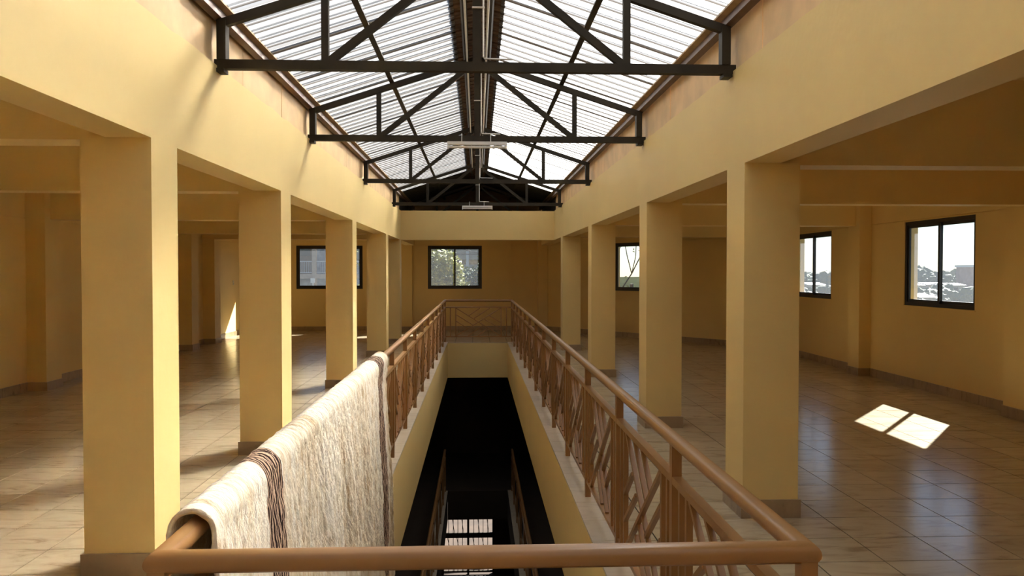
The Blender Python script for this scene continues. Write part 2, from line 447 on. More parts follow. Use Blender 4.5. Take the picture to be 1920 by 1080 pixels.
# ---------------------------------------------------------------- stairwell edge
for nm, lab, b in (('trim_1', 'yellow painted slab edge along the left of the stairwell', (VX0 - .12, VX0, VY0 - .12, VY1 + .12)),
                   ('trim_2', 'yellow painted slab edge along the right of the stairwell', (VX1, VX1 + .12, VY0 - .12, VY1 + .12)),
                   ('trim_3', 'yellow painted slab edge at the far end of the stairwell', (VX0, VX1, VY1, VY1 + .12)),
                   ('trim_4', 'yellow painted slab edge at the near end of the stairwell', (VX0, VX1, VY0 - .12, VY0))):
    tag(obj(nm, MB().box(*b, -0.80, -0.0125).mesh(nm, PAINT)), lab, 'slab edge', kind='structure')
for nm, lab, x0, x1 in (('trim_5', 'pale marble curb tiles under the left railing', VX0 - .145, VX0 + .004), ('trim_6', 'pale marble curb tiles under the right railing', VX1 - .004, VX1 + .165)):
    o = obj(nm, MB().box(x0 + .01, x1 - .01, VY0, VY1, 0.0005, 0.006).mesh(nm, GROUT)); tag(o, lab, 'curb', kind='structure')
    me = MB().box(x0, x1, 0.002, 0.398, 0.0005, 0.014).mesh('curb_tile', CURB)
    for k in range(41): obj('curb_tile', me, o, (0, VY0 + k * .4, 0))

# ---------------------------------------------------------------- railing round the stairwell
HR_Z = 0.955; HR_R = 0.027; MID_Z = 0.80; BOT_Z = 0.13
railing = empty('railing', (RLX, RFY, 0))
tag(railing, 'tan painted metal railing with lattice panels around the stairwell', 'railing')
hr = MB().tube([(RLX, RFY, HR_Z), (RRX, RFY, HR_Z), (RRX, RBY, HR_Z), (RLX, RBY, HR_Z)], HR_R, 20, closed=True)
wpart('handrail', hr, RAIL, railing, smooth=True)
post_me = MB().box(-.02, .02, -.02, .02, 0, HR_Z - .015).mesh('post', RAIL)
PSP = (RBY - RFY) / 13
def rloc(x, y, z=0): return Vector((x, y, z)) - railing.location
for k in range(14):
    for x in (RLX, RRX): obj('post', post_me, railing, rloc(x, RFY + k * PSP))
LAT = [((0, 0), (1, 1)), ((1, 0), (0, 1)),
       ((0, .235), (.375, .61)), ((0, .47), (.26, .735)), ((.53, 0), (.285, .265)), ((.755, 0), (.40, .37)),
       ((.745, .27), (1, .52)), ((.63, .40), (1, .745)), ((.60, .62), (.265, 1)), ((.70, .745), (.49, 1))]
def panel_meshes(L):
    L2 = L - .04
    fr = MB().box(.02, L - .02, -.019, .019, MID_Z - .015, MID_Z + .015).mesh('middle_rail', RAIL)
    lo = MB().box(.02, L - .02, -.0125, .0125, BOT_Z - .0125, BOT_Z + .0125).mesh('bottom_rail', RAIL)
    bal = MB().box(-.0125, .0125, -.0125, .0125, BOT_Z, MID_Z - .015).mesh('baluster', RAIL)
    s = .08 * L
    x0, x1 = 2 * s + .012, L - 2 * s - .012
    zt, zb = MID_Z - .02, BOT_Z + .015
    bars = []
    for (u0, v0), (u1, v1) in LAT:
        off = 0.004 if (u1 - u0) > 0 else -0.004
        p = (x0 + (x1 - x0) * u0, off, zt + (zb - zt) * v0); q = (x0 + (x1 - x0) * u1, off, zt + (zb - zt) * v1)
        bars.append(MB().bar(p, q, .020, .022, up=(0, 1, 0)).mesh('lattice_bar', RAIL))
    return fr, lo, bal, (s, 2 * s, L - 2 * s, L - s), bars
def place_panels(p0, direction, L, n):
    fr, lo, bal, xs, bars = panel_meshes(L)
    rz = math.atan2(direction[1], direction[0])
    for k in range(n):
        pos = Vector((p0[0] + direction[0] * L * k, p0[1] + direction[1] * L * k, 0)) - railing.location
        f = obj('middle_rail', fr, railing, pos, (0, 0, rz)); obj('bottom_rail', lo, f)
        for x in xs: obj('baluster', bal, f, (x, 0, 0))
        for b in bars: obj('lattice_bar', b, f)
place_panels((RLX, RFY), (0, 1), PSP, 13)
place_panels((RRX, RFY), (0, 1), PSP, 13)
place_panels((RLX, RBY), (1, 0), RRX - RLX, 1)
place_panels((RLX, RFY), (1, 0), RRX - RLX, 1)

# ---------------------------------------------------------------- rug over the left rail
def make_rug():
    y0, y1 = 2.10, 6.16
    NU, NV = 330, 250
    R = HR_R + 0.022
    prof_len = [0.55, math.pi * R, 1.95]       # outside hang, over the rail, void-side hang
    tot = sum(prof_len)
    vs, fs, uv = [], [], []
    for j in range(NV + 1):
        s = tot * j / NV
        for i in range(NU + 1):
            y = y0 + (y1 - y0) * i / NU
            if s < prof_len[0]:
                dz = prof_len[0] - s; x = RLX - R - 0.03 * min(1, dz / .3); z = HR_Z - dz; n = Vector((-1, 0, 0)); hang = dz
            elif s < prof_len[0] + prof_len[1]:
                a = (s - prof_len[0]) / R; x = RLX - R * math.cos(a); z = HR_Z + R * math.sin(a); n = Vector((-math.cos(a), 0, math.sin(a))); hang = 0
            else:
                dz = s - prof_len[0] - prof_len[1]; hang = dz
                x = RLX + R + 0.052 * min(1, dz / 0.9); z = HR_Z - dz; n = Vector((1, 0, 0))
                ys = 5.52 if z > 0.05 else 5.52 - 0.30 * min(1, (0.05 - z) / 0.28)
                t = min(1, max(0, (y - ys) / 0.03)); x -= 0.022 * t * min(1, dz / .15)
            fold = 0.012 * math.sin(y * 9 + 1.3 * math.sin(y * 3.1) + s * .8) + 0.008 * math.sin(y * 21 + s * 1.5)
            fold *= min(1, hang / .5)
            ripple = 0.007 * noise.noise(Vector((y * 46, s * 17, 0))) + 0.003 * noise.noise(Vector((y * 95, s * 60, 4)))
            p = Vector((x, y + 0.015 * noise.noise(Vector((s * 4, 9, i // (NU - 1)))), z)) + n * (fold + ripple)
            vs.append(p - Vector((RLX, y0, 0))); uv.append((y, s))
    W = NU + 1
    for j in range(NV):
        for i in range(NU): fs.append((j * W + i, j * W + i + 1, (j + 1) * W + i + 1, (j + 1) * W + i))
    me = bpy.data.meshes.new('rug'); me.from_pydata([tuple(v) for v in vs], [], fs)
    for p in me.polygons: p.use_smooth = True
    ul = me.uv_layers.new(name='weave')
    for l in me.loops: ul.data[l.index].uv = uv[l.vertex_index]
    m = bpy.data.materials.new('shaggy_cream_rug'); m.use_nodes = True
    n = m.node_tree; p = n.nodes['Principled BSDF']; p.inputs['Roughness'].default_value = 0.95; p.inputs['Specular IOR Level'].default_value = 0.1
    uvn = n.nodes.new('ShaderNodeUVMap'); uvn.uv_map = 'weave'
    sep = n.nodes.new('ShaderNodeSeparateXYZ'); n.links.new(uvn.outputs[0], sep.inputs[0])
    # fine streaks hanging down
    mp = n.nodes.new('ShaderNodeMapping'); mp.inputs['Scale'].default_value = (26, 5, 1); n.links.new(uvn.outputs[0], mp.inputs[0])
    no = n.nodes.new('ShaderNodeTexNoise'); no.inputs['Scale'].default_value = 1.0; no.inputs['Detail'].default_value = 6; no.inputs['Roughness'].default_value = .7
    n.links.new(mp.outputs[0], no.inputs['Vector'])
    r = n.nodes.new('ShaderNodeValToRGB'); el = r.color_ramp.elements
    el[0].position = .30; el[0].color = (.52, .37, .21, 1); el[1].position = .58; el[1].color = (.80, .74, .63, 1)
    k = el.new(.44); k.color = (.74, .64, .48, 1)
    mpb = n.nodes.new('ShaderNodeMapping'); mpb.inputs['Scale'].default_value = (3.2, .35, 1); n.links.new(uvn.outputs[0], mpb.inputs[0])
    nb = n.nodes.new('ShaderNodeTexNoise'); nb.inputs['Scale'].default_value = 1.0; nb.inputs['Detail'].default_value = 3; n.links.new(mpb.outputs[0], nb.inputs['Vector'])
    mb_ = n.nodes.new('ShaderNodeMath'); mb_.operation = 'MULTIPLY_ADD'; mb_.inputs[1].default_value = .55; n.links.new(nb.outputs['Fac'], mb_.inputs[0])
    sb_ = n.nodes.new('ShaderNodeMath'); sb_.operation = 'SUBTRACT'; sb_.inputs[1].default_value = .28; n.links.new(no.outputs['Fac'], sb_.inputs[0]); n.links.new(sb_.outputs[0], mb_.inputs[2])
    n.links.new(mb_.outputs[0], r.inputs[0])
    # dark ribbed bands near both ends
    mp2 = n.nodes.new('ShaderNodeMapping'); mp2.inputs['Scale'].default_value = (34, 8, 1); n.links.new(uvn.outputs[0], mp2.inputs[0])
    wv = n.nodes.new('ShaderNodeTexWave'); wv.inputs['Scale'].default_value = .55; wv.inputs['Distortion'].default_value = 5.0; wv.inputs['Detail'].default_value = 2
    wv.inputs['Detail Scale'].default_value = .6
    n.links.new(mp2.outputs[0], wv.inputs['Vector'])
    r2 = n.nodes.new('ShaderNodeValToRGB'); el = r2.color_ramp.elements
    el[0].position = .42; el[0].color = (.028, .012, .010, 1); el[1].position = .72; el[1].color = (.55, .38, .26, 1)
    n.links.new(wv.outputs['Fac'], r2.inputs[0])
    def band(c, hw):
        a = n.nodes.new('ShaderNodeMath'); a.operation = 'SUBTRACT'; a.inputs[1].default_value = c; n.links.new(sep.outputs['X'], a.inputs[0])
        b = n.nodes.new('ShaderNodeMath'); b.operation = 'ABSOLUTE'; n.links.new(a.outputs[0], b.inputs[0])
        d = n.nodes.new('ShaderNodeMath'); d.operation = 'LESS_THAN'; d.inputs[1].default_value = hw; n.links.new(b.outputs[0], d.inputs[0]); return d
    b1, b2 = band(2.71, .10), band(5.72, .15)
    ad = n.nodes.new('ShaderNodeMath'); ad.operation = 'ADD'; ad.use_clamp = True
    n.links.new(b1.outputs[0], ad.inputs[0]); n.links.new(b2.outputs[0], ad.inputs[1])
    mx = n.nodes.new('ShaderNodeMixRGB'); n.links.new(ad.outputs[0], mx.inputs[0]); n.links.new(r.outputs[0], mx.inputs[1]); n.links.new(r2.outputs[0], mx.inputs[2])
    n.links.new(mx.outputs[0], p.inputs['Base Color'])
    bp = n.nodes.new('ShaderNodeBump'); bp.inputs['Strength'].default_value = .8; bp.inputs['Distance'].default_value = .006
    mp3 = n.nodes.new('ShaderNodeMapping'); mp3.inputs['Scale'].default_value = (160, 60, 1); n.links.new(uvn.outputs[0], mp3.inputs[0])
    n3 = n.nodes.new('ShaderNodeTexNoise'); n3.inputs['Scale'].default_value = 1; n.links.new(mp3.outputs[0], n3.inputs['Vector'])
    n.links.new(n3.outputs['Fac'], bp.inputs['Height']); n.links.new(bp.outputs[0], p.inputs['Normal'])
    me.materials.append(m)
    o = obj('rug', me, None, (RLX, y0, 0))
    so = o.modifiers.new('thickness', 'SOLIDIFY'); so.thickness = 0.012; so.offset = -1
    tag(o, 'shaggy cream rug with dark ribbed bands draped over the left handrail', 'rug')
make_rug()

# ---------------------------------------------------------------- roof trusses
SLOPE = (3.84 - 3.28) / 1.72
def chord_z(x): return 3.84 - SLOPE * abs(x)
def truss(y, label):
    t = empty('roof_truss', (0, y, 3.0)); tag(t, label, 'truss', group='dark steel roof trusses')
    def P(name, mb): return wpart(name, mb, STEEL, t)
    P('bottom_chord', MB().box(CIL - .02, CIR + .02, y - .03, y + .03, 2.98, 3.042))
    for s in (-1, 1):
        xe = 1.70
        P('end_post', MB().box(s * xe - .03, s * xe + .03, y - .04, y + .04, 3.042, 3.30))
        P('top_chord', MB().bar((s * 1.73, y, chord_z(1.73)), (s * .02, y, chord_z(.02)), .05, .055))
        P('web_post', MB().box(s * 1.02 - .024, s * 1.02 + .024, y - .024, y + .024, 3.04, chord_z(1.02) - .02))
        P('web_diagonal', MB().bar((s * 1.0, y, 3.035), (s * .05, y, chord_z(.05) - .04), .045, .05))
        P('bracket', MB().box(s * 1.71 - .03, s * 1.71 + .03, y - .05, y + .05, 2.955, 2.98))
    P('king_post', MB().box(-.03, .03, y - .026, y + .026, 3.04, 3.83))
    return t
TR = [5.50, 8.46, 12.44, 16.65, 20.45]
for y, l in zip(TR, ['nearest dark steel roof truss crossing the top of the view', 'second dark steel roof truss, carrying the nearer tube light', 'third dark steel roof truss between the two tube lights',
                     'fourth dark steel roof truss, carrying the farther tube light', 'farthest dark steel truss in the shade behind the end beam']):
    truss(y, l)

# ---------------------------------------------------------------- skylight roof
SKY_END = 18.28
roof = empty('ceiling_skylight', (0, 0, 3.3)); tag(roof, 'pitched skylight of white corrugated translucent sheets over the stairwell', 'skylight', kind='structure')
def rpart(name, mb, m, **k): return wpart(name, mb, m, roof, **k)
NRM = Vector((SLOPE, 0, 1)).normalized()
def slope_pt(s, x, up): return (s * x, chord_z(x) + up)
for s in (-1, 1):
    for nm, x, wd, ht, m in (('eave_purlin', 1.735, .05, .085, RUSTY), ('middle_purlin', .89, .045, .05, STEEL), ('ridge_purlin', .115, .045, .06, STEEL)):
        z = chord_z(x) + .0275 + ht / 2 + .003
        rpart(nm, MB().bar((s * x, YF, z), (s * x, YB, z), wd, ht, up=(-s * -SLOPE * 0 + s * SLOPE, 0, 1)), m)
    z = chord_z(1.70) + .115
    rpart('eave_batten', MB().bar((s * 1.705, YF, z + .004), (s * 1.705, YB, z + .004), .05, .022, up=(s * SLOPE, 0, 1)), TIMBER)
    # upstand plates between beam top and eave
    ys = [YF] + [YF + 1.2 * k for k in range(1, 21)] + [SKY_END]
    xi = (CIL if s < 0 else CIR) + s * .035
    for a, b in zip(ys[:-1], ys[1:]):
        tilt = random.uniform(-.004, .004)
        rpart('upstand_plate', MB().box(min(xi, xi + s * .02) + tilt, max(xi, xi + s * .02) + tilt, a + .003, b - .003, 2.95, 3.36), PLATE)
    rpart('upstand_plate', MB().box(min(xi, xi + s * .02), max(xi, xi + s * .02), SKY_END, YB, 2.95, 3.36), DKROOF)
PITCH_R = 0.192
def sheet_mesh(name, s, x0, x1, m, ribs=5, extra=0.04, up=0.125, flip=0):
    prof = [(-0.028, 0.0)]
    for k in range(ribs):
        c = k * PITCH_R
        prof += [(c - .026, 0), (c - .014, .030), (c + .014, .030), (c + .026, 0)]
        prof += [(c + PITCH_R / 2 - .02, .0), (c + PITCH_R / 2 - .014, .003), (c + PITCH_R / 2 + .014, .003), (c + PITCH_R / 2 + .02, .0)]
    c = ribs * PITCH_R
    prof += [(c - .026, 0.002), (c - .014, .033), (c + .014, .033), (c + .03, .002)]
    vs, fs = [], []
    for (y, h) in prof:
        for x in (x0, x1):
            vs.append((s * x + s * NRM.x * (h + up), y, chord_z(x) + NRM.z * (h + up) - 3.3))
    for k in range(len(prof) - 1): fs.append((2 * k, 2 * k + 1, 2 * k + 3, 2 * k + 2))
    return MB().add(vs, fs).mesh(name, m)
COVER = 5 * PITCH_R
for s in (-1, 1):
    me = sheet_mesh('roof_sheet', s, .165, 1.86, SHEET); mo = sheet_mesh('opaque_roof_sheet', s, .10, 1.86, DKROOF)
    mr = sheet_mesh('ridge_cap', s, -.045, .20, RIDGE, up=.132)
    y = SKY_END - 27 * COVER
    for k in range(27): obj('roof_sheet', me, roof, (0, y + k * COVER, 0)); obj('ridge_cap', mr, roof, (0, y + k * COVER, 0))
    for k in range(27, 32): obj('opaque_roof_sheet', mo, roof, (0, y + k * COVER, 0)); obj('ridge_cap', mr, roof, (0, y + k * COVER, 0))
g = MB().add([(CIL - .2, YB + .05, 2.9), (CIR + .2, YB + .05, 2.9), (CIR + .2, YB + .05, 3.36), (0, YB + .05, 3.98), (CIL - .2, YB + .05, 3.36),
              (CIL - .2, YB + .2, 2.9), (CIR + .2, YB + .2, 2.9), (CIR + .2, YB + .2, 3.36), (0, YB + .2, 3.98), (CIL - .2, YB + .2, 3.36)],
             [(0, 1, 2, 3, 4), (9, 8, 7, 6, 5), (0, 5, 6, 1), (1, 6, 7, 2), (2, 7, 8, 3), (3, 8, 9, 4), (4, 9, 5, 0)])
rpart('gable_board', g, GABLE)

# conduits along the ridge and down the king posts
cdm = MB().tube([(-.10, YF + .1, 3.76), (-.10, 16.6, 3.76)], .009, 8)
tag(obj('conduit', cdm.mesh('conduit', CONDUIT, smooth=True)), 'thin white conduit running along the left ridge purlin', 'conduit', 'electrical conduits under the ridge')
cdm = MB().tube([(.09, YF + .1, 3.76), (.09, 16.6, 3.76)], .010, 8)
tag(obj('conduit', cdm.mesh('conduit', CONDUIT, smooth=True)), 'thin white conduit running along the right ridge purlin', 'conduit', 'electrical conduits under the ridge')
for y, l in zip(TR[:4], ('nearest', 'second', 'third', 'fourth')):
    yy = y - .037
    c = empty('conduit', (.042, yy, 3.05)); tag(c, 'thin white conduit clipped to the king post of the %s truss' % l, 'conduit', 'electrical conduits under the ridge')
    wpart('pipe', MB().tube([(.042, yy, 3.75), (.042, yy, 3.075), (.05, yy, 3.062), (.24, yy, 3.058)], .006, 8), CONDUIT, c, smooth=True)
    wpart('clip', MB().box(-.034, .052, yy - .011, yy + .008, 3.40, 3.408), CONDUIT, c)

# tube lights
for y, l in ((8.46, 'nearer slim white tube light hanging below the second truss'), (16.65, 'farther slim white tube light hanging below the fourth truss')):
    yl = y - .05; zl = 2.945
    t = empty('tube_light', (0, yl, zl)); tag(t, l, 'light', group='tube lights under the trusses')
    wpart('housing', MB().box(-.31, .31, yl - .025, yl + .025, zl - .004, zl + .030).box(-.31, -.295, yl - .025, yl + .025, zl - .045, zl - .004).box(.295, .31, yl - .025, yl + .025, zl - .045, zl - .004), WHITE, t)
    wpart('tube', MB().tube([(-.295, yl, zl - .026), (.295, yl, zl - .026)], .014, 12), WHITE, t, smooth=True)
    for x in (-.16, .14): wpart('hanger', MB().tube([(x, yl, zl + .025), (x, yl, 3.06)], .004, 6), WHITE, t)

# wall fittings
def fitting(name, label, x, y, z, s, w_, h_, cat):
    t = empty(name, (x, y, z)); tag(t, label, cat)
    wpart('back_plate', MB().box(min(x, x + s * .012), max(x, x + s * .012), y - w_ / 2, y + w_ / 2, z - h_ / 2, z + h_ / 2), SOCKET, t, bevel=.002)
    wpart('rocker', MB().box(min(x + s * .012, x + s * .016), max(x + s * .012, x + s * .016), y - w_ / 6, y + w_ / 6, z + h_ * .1, z + h_ * .35), SOCKET, t)
    for dy in (-.2, .2): wpart('pin_hole', MB().box(min(x + s * .0118, x + s * .0128), max(x + s * .0118, x + s * .0128), y + dy * w_ - .004, y + dy * w_ + .004, z - h_ * .3, z - h_ * .12), GROUT, t)
fitting('wall_socket', 'ivory wall socket right of the nearest window', XR, 8.93, 1.30, -1, .15, .10, 'socket')
fitting('wall_switch', 'small ivory switch on the far left wall above the sun patch', XL, 20.47, 1.34, 1, .09, .12, 'switch')

# ---------------------------------------------------------------- storeys below, seen down the stairwell
ZL, ZG = -3.40, -6.80
def ring_slab(name, label, z, m):
    q = MB()
    for x0, x1, y0, y1 in ((XL - .2, VX0, YF - .2, YB + .2), (VX1, XR + .2, YF - .2, YB + .2), (VX0, VX1, YF - .2, VY0), (VX0, VX1, VY1, YB + .2)):
        q.box(x0, x1, y0, y1, z - .25, z)
    o = obj(name, q.mesh(name, m)); tag(o, label, 'floor', kind='structure'); return o
lf = ring_slab('floor_lower', 'dark floor of the storey below, around the stairwell', ZL, MATS['lower_storey_shade_brown'])
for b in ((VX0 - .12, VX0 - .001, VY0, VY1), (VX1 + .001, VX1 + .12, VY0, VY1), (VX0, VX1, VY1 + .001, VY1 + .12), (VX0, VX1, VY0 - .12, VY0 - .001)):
    obj('slab_edge', MB().box(*b, ZL - .66, ZL - .25).mesh('slab_edge', LOWER_SHADE), lf)
for x0, x1 in ((VX0 - .16, VX0), (VX1, VX1 + .16)):
    obj('curb_strip', MB().box(x0, x1, VY0, VY1, ZL, ZL + .012).mesh('curb_strip', CURB), lf)
for sx, sd in ((RLX, 'left'), (RRX, 'right')):
    lr = empty('railing', (sx, RFY, ZL)); tag(lr, 'tan metal railing of the storey below, %s side of the stairwell' % sd, 'railing', 'railings of the storey below')
    wpart('handrail', MB().tube([(sx, RFY, ZL + HR_Z), (sx, RBY - .2, ZL + HR_Z)], HR_R, 12), RAIL, lr, smooth=True)
    wpart('middle_rail', MB().box(sx - .019, sx + .019, RFY, RBY - .2, ZL + MID_Z - .015, ZL + MID_Z + .015), RAIL, lr)
    wpart('bottom_rail', MB().box(sx - .0125, sx + .0125, RFY, RBY - .2, ZL + BOT_Z - .0125, ZL + BOT_Z + .0125), RAIL, lr)
    for k in range(14): obj('post', post_me, lr, Vector((0, min(k * PSP, RBY - .22 - RFY), 0)))
gf = obj('floor_ground', MB().box(XL - .2, XR + .2, YF - .2, YB + .2, ZG - .2, ZG).mesh('floor_ground', LOWER_SHADE)); tag(gf, 'dark ground floor at the bottom of the stairwell', 'floor', kind='structure')
DX0, DX1, DZ = -0.98, 0.46, ZG + 2.6
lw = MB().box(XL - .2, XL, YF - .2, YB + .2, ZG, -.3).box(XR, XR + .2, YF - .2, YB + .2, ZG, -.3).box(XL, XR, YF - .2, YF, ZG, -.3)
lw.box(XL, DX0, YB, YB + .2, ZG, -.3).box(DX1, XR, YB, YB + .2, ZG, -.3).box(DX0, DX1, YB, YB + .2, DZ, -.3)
tag(obj('wall_lower', lw.mesh('wall_lower', LOWER_SHADE)), 'dark walls of the storeys below the landing', 'wall', kind='structure')
gate = empty('metal_gate', (DX0, YB + .05, ZG)); tag(gate, 'dark barred metal gate at the foot of the stairwell, daylight behind', 'gate')
gy = YB + .05
wpart('gate_frame', MB().box(DX0, DX0 + .05, gy - .02, gy + .02, ZG, DZ).box(DX1 - .05, DX1, gy - .02, gy + .02, ZG, DZ).box((DX0 + DX1) / 2 - .03, (DX0 + DX1) / 2 + .03, gy - .02, gy + .02, ZG, DZ)
      .box(DX0, DX1, gy - .02, gy + .02, ZG + 1.02, ZG + 1.16).box(DX0, DX1, gy - .02, gy + .02, DZ - .05, DZ).box(DX0, DX1, gy - .02, gy + .02, ZG + .05, ZG + .10), STEEL, gate)
for h in range(2):
    a0 = DX0 + .05 if h == 0 else (DX0 + DX1) / 2 + .03; a1 = (DX0 + DX1) / 2 - .03 if h == 0 else DX1 - .05
    for z0, z1 in ((ZG + .10, ZG + 1.02), (ZG + 1.16, DZ - .05)):
        for q in range(1, 5):
            x = a0 + (a1 - a0) * q / 5
            wpart('bar', MB().box(x - .008, x + .008, gy - .008, gy + .008, z0, z1), STEEL, gate)
        for q in range(2):
            xa = a0 + (a1 - a0) * (.15 + .4 * q)
            wpart('slanting_bar', MB().bar((xa, gy, z1), (xa + (a1 - a0) * .3, gy, z0), .014, .014, up=(0, 1, 0)), STEEL, gate)

# ---------------------------------------------------------------- outside
GRASS = mat('dry_ground', (0.05, 0.055, 0.032), 1.0, var=0.25, nscale=0.15, spec=0.0)
DIRT = mat('yard_dirt', (0.07, 0.045, 0.028), 0.95, var=0.2, nscale=1.5)
LEAF = mat('yellow_green_leaf', (0.26, 0.27, 0.08), 0.6, var=0.35, nscale=1.3, dark=(0.10, 0.13, 0.04))
LEAF2 = mat('dull_green_leaf', (0.10, 0.14, 0.06), 0.7, var=0.35, nscale=0.5, dark=(0.05, 0.08, 0.035))
HOUSEW = mat('weathered_grey_tan_wall', (0.40, 0.36, 0.30), 0.9, var=0.15, nscale=0.8)
BARK = mat('grey_bark', (0.10, 0.08, 0.065), 0.9, var=0.2, nscale=6)
BLOCK = mat('grey_stone_block', (0.40, 0.42, 0.45), 0.9, var=0.2, nscale=1.5)
STUCCO = mat('pale_stucco', (0.50, 0.41, 0.33), 0.8, var=0.06)
IRON = mat('pale_grey_iron', (0.55, 0.56, 0.58), 0.5, var=0.05)
DOORW = mat('grey_brown_door', (0.22, 0.17, 0.12), 0.6, var=0.1)
ROOFW = mat('white_metal_roof', (0.75, 0.75, 0.76), 0.5, var=0.05)
BRICKT = mat('pinkish_brick_wall', (0.42, 0.28, 0.24), 0.9, var=0.12, nscale=0.6)
DARKG = mat('dark_glass', (0.03, 0.035, 0.045), 0.15, var=0.1)

def gz(x, y):
    r = math.hypot(x, y)
    t = max(0, r - 70)
    return ZG - 0.05 + min(5.0, t * 0.035) + 0.6 * noise.noise(Vector((x * .02, y * .02, 0))) * min(1, t / 40)
n = 60; vs = []; fs = []
for j in range(n + 1):
    for i in range(n + 1):
        x = -400 + 800 * (i / n); y = -300 + 800 * (j / n); vs.append((x, y, gz(x, y) - .02))
for j in range(n):
    for i in range(n): fs.append((j * (n + 1) + i, j * (n + 1) + i + 1, (j + 1) * (n + 1) + i + 1, (j + 1) * (n + 1) + i))
tag(obj('ground', MB().add(vs, fs).mesh('ground', GRASS)), 'dry open ground outside around the building', 'ground', kind='structure')

def leaves(n_, c, r, size, rnd):
    m = MB()
    for _ in range(n_):
        while True:
            q = Vector((rnd.uniform(-1, 1), rnd.uniform(-1, 1), rnd.uniform(-1, 1)))
            if q.length < 1 and q.length > rnd.random() * .8: break
        p = Vector((q.x * r[0], q.y * r[1], q.z * r[2])) + Vector(c)
        a = Vector((rnd.uniform(-1, 1), rnd.uniform(-1, 1), rnd.uniform(-.6, .6))).normalized(); b = a.cross(Vector((rnd.uniform(-1, 1), rnd.uniform(-1, 1), 1))).normalized()
        s_ = size * rnd.uniform(.6, 1.3)
        m.add([p - a * s_, p - b * s_ * .45, p + a * s_, p + b * s_ * .45], [(0, 1, 2, 3)])
    return m
def branchy(base, top, rnd, depth=4, r=.14):
    m = MB(); tips = []
    def grow(p, d, L, rr, k):
        pts = [p]; q = p
        for i in range(4):
            d = (d + Vector((rnd.uniform(-.22, .22), rnd.uniform(-.22, .22), rnd.uniform(-.1, .15)))).normalized(); q = q + d * L / 4; pts.append(q)
        m.tube(pts, rr, 6, radii=[rr * (1 - .1 * i) for i in range(5)])
        tips.append(q)
        if k:
            for _ in range(rnd.choice((2, 3, 3))):
                dd = (d + Vector((rnd.uniform(-.9, .9), rnd.uniform(-.9, .9), rnd.uniform(-.35, .5)))).normalized()
                grow(pts[rnd.choice((2, 3, 4))], dd, L * rnd.uniform(.55, .8), rr * .58, k - 1)
    grow(Vector(base), Vector((0, 0, 1)), top, r, depth)
    return m, tips
def tree(label, loc, h, crown, nl, size, lm, seed, depth=3, r=.14, group=None, mass=()):
    rnd = random.Random(seed)
    t = empty('tree', loc); tag(t, label, 'tree', group)
    b, tips = branchy((0, 0, 0), h, rnd, depth, r)
    obj('trunk', b.mesh('trunk', BARK, smooth=True), t)
    fo = MB()
    for tp in tips:
        q = leaves(max(4, nl // len(tips)), tp, crown, size, rnd); fo.add(q.v, q.f)
    for c_, r_, n_ in mass:
        q = leaves(n_, Vector(c_) - Vector(loc), r_, size, rnd); fo.add(q.v, q.f)
    obj('foliage', fo.mesh('foliage', lm), t)
tree('yellow-green leafy tree filling the left pane of the middle far window', (-1.9, 29.5, ZG), 6.6, (1.0, 1.0, .8), 700, .10, LEAF, 3, depth=2, mass=[((-1.3, 28.9, 1.5), (.85, .8, .95), 2600), ((-.9, 28.7, .7), (.9, .6, .7), 1200)])
tree('small leafy tree seen low in the right pane of the middle far window', (1.2, 39.5, ZG), 4.6, (.4, .4, .4), 300, .10, LEAF2, 5, depth=2, mass=[((-.2, 39.0, .9), (1.5, .6, .95), 2600), ((.6, 39.0, 1.7), (.6, .5, .8), 700)])
tree('bare branched tree outside the slanting corner window', (5.15, 27.0, ZG), 8.1, (.4, .4, .3), 1000, .06, LEAF, 23, depth=5, r=.10)

# house behind the trees
h = empty('house', (1.0, 46, ZG)); tag(h, 'grey stone house behind the trees beyond the middle far window', 'house')
wpart('wall', MB().box(-6.6, 4.6, 45, 54, ZG, 2.0), BLOCK, h); wpart('fascia', MB().box(-6.9, 4.9, 44.4, 54, 2.27, 5.6), HOUSEW, h)
wpart('upper_wall', MB().box(-6.6, 4.6, 45.3, 54, 2.0, 2.27), DARKG, h)
wpart('pillar', MB().box(-.62, -.46, 44.15, 44.3, ZG, 2.72), IRON, h)
for x in (-4.6, -2.6, 1.4): wpart('window', MB().box(x, x + 1.0, 44.96, 45.02, .6, 1.8), DARKG, h)

# neighbouring block with balcony
A = empty('apartment_building', (-14, 60, ZG)); tag(A, 'neighbouring block with railed balcony seen through the left far window', 'building')
AY = 60.0; ZS = 1.42
wpart('wall', MB().box(-24, -6, AY + 1.4, AY + 9, ZG, 8.0), BLOCK, A)
for z in (ZS, ZS + 3.1, ZS - 3.1):
    wpart('balcony_slab', MB().box(-24, -6, AY, AY + 1.4, z - .34, z), STUCCO, A)
for x in (-20.2, -16.2, -12.2, -8.2): wpart('pillar', MB().box(x, x + .32, AY + .02, AY + .34, ZG, 8.0), STUCCO, A)
rl = wpart('balcony_rail', MB().box(-24, -6, AY + .05, AY + .09, ZS + .90, ZS + .96).box(-24, -6, AY + .05, AY + .09, ZS + .08, ZS + .12), IRON, A)
bme = MB().box(-.012, .012, AY + .06, AY + .085, ZS + .12, ZS + .90).mesh('baluster', IRON)
for k in range(72): obj('baluster', bme, rl, (-15.2 + k * .13, 0, 0))
for x in (-14.0, -18.4): 
    d = wpart('door', MB().box(x, x + 1.55, AY + 1.34, AY + 1.42, ZS, ZS + 2.3), DOORW, A)
    g_ = MB().box(x + .15, x + 1.4, AY + 1.32, AY + 1.35, ZS + 1.35, ZS + 2.15).mesh('pane', DARKG); o = obj('pane', g_, d)
blk = MB().box(.01, .54, -.035, 0, .01, .24).mesh('block', BLOCK)
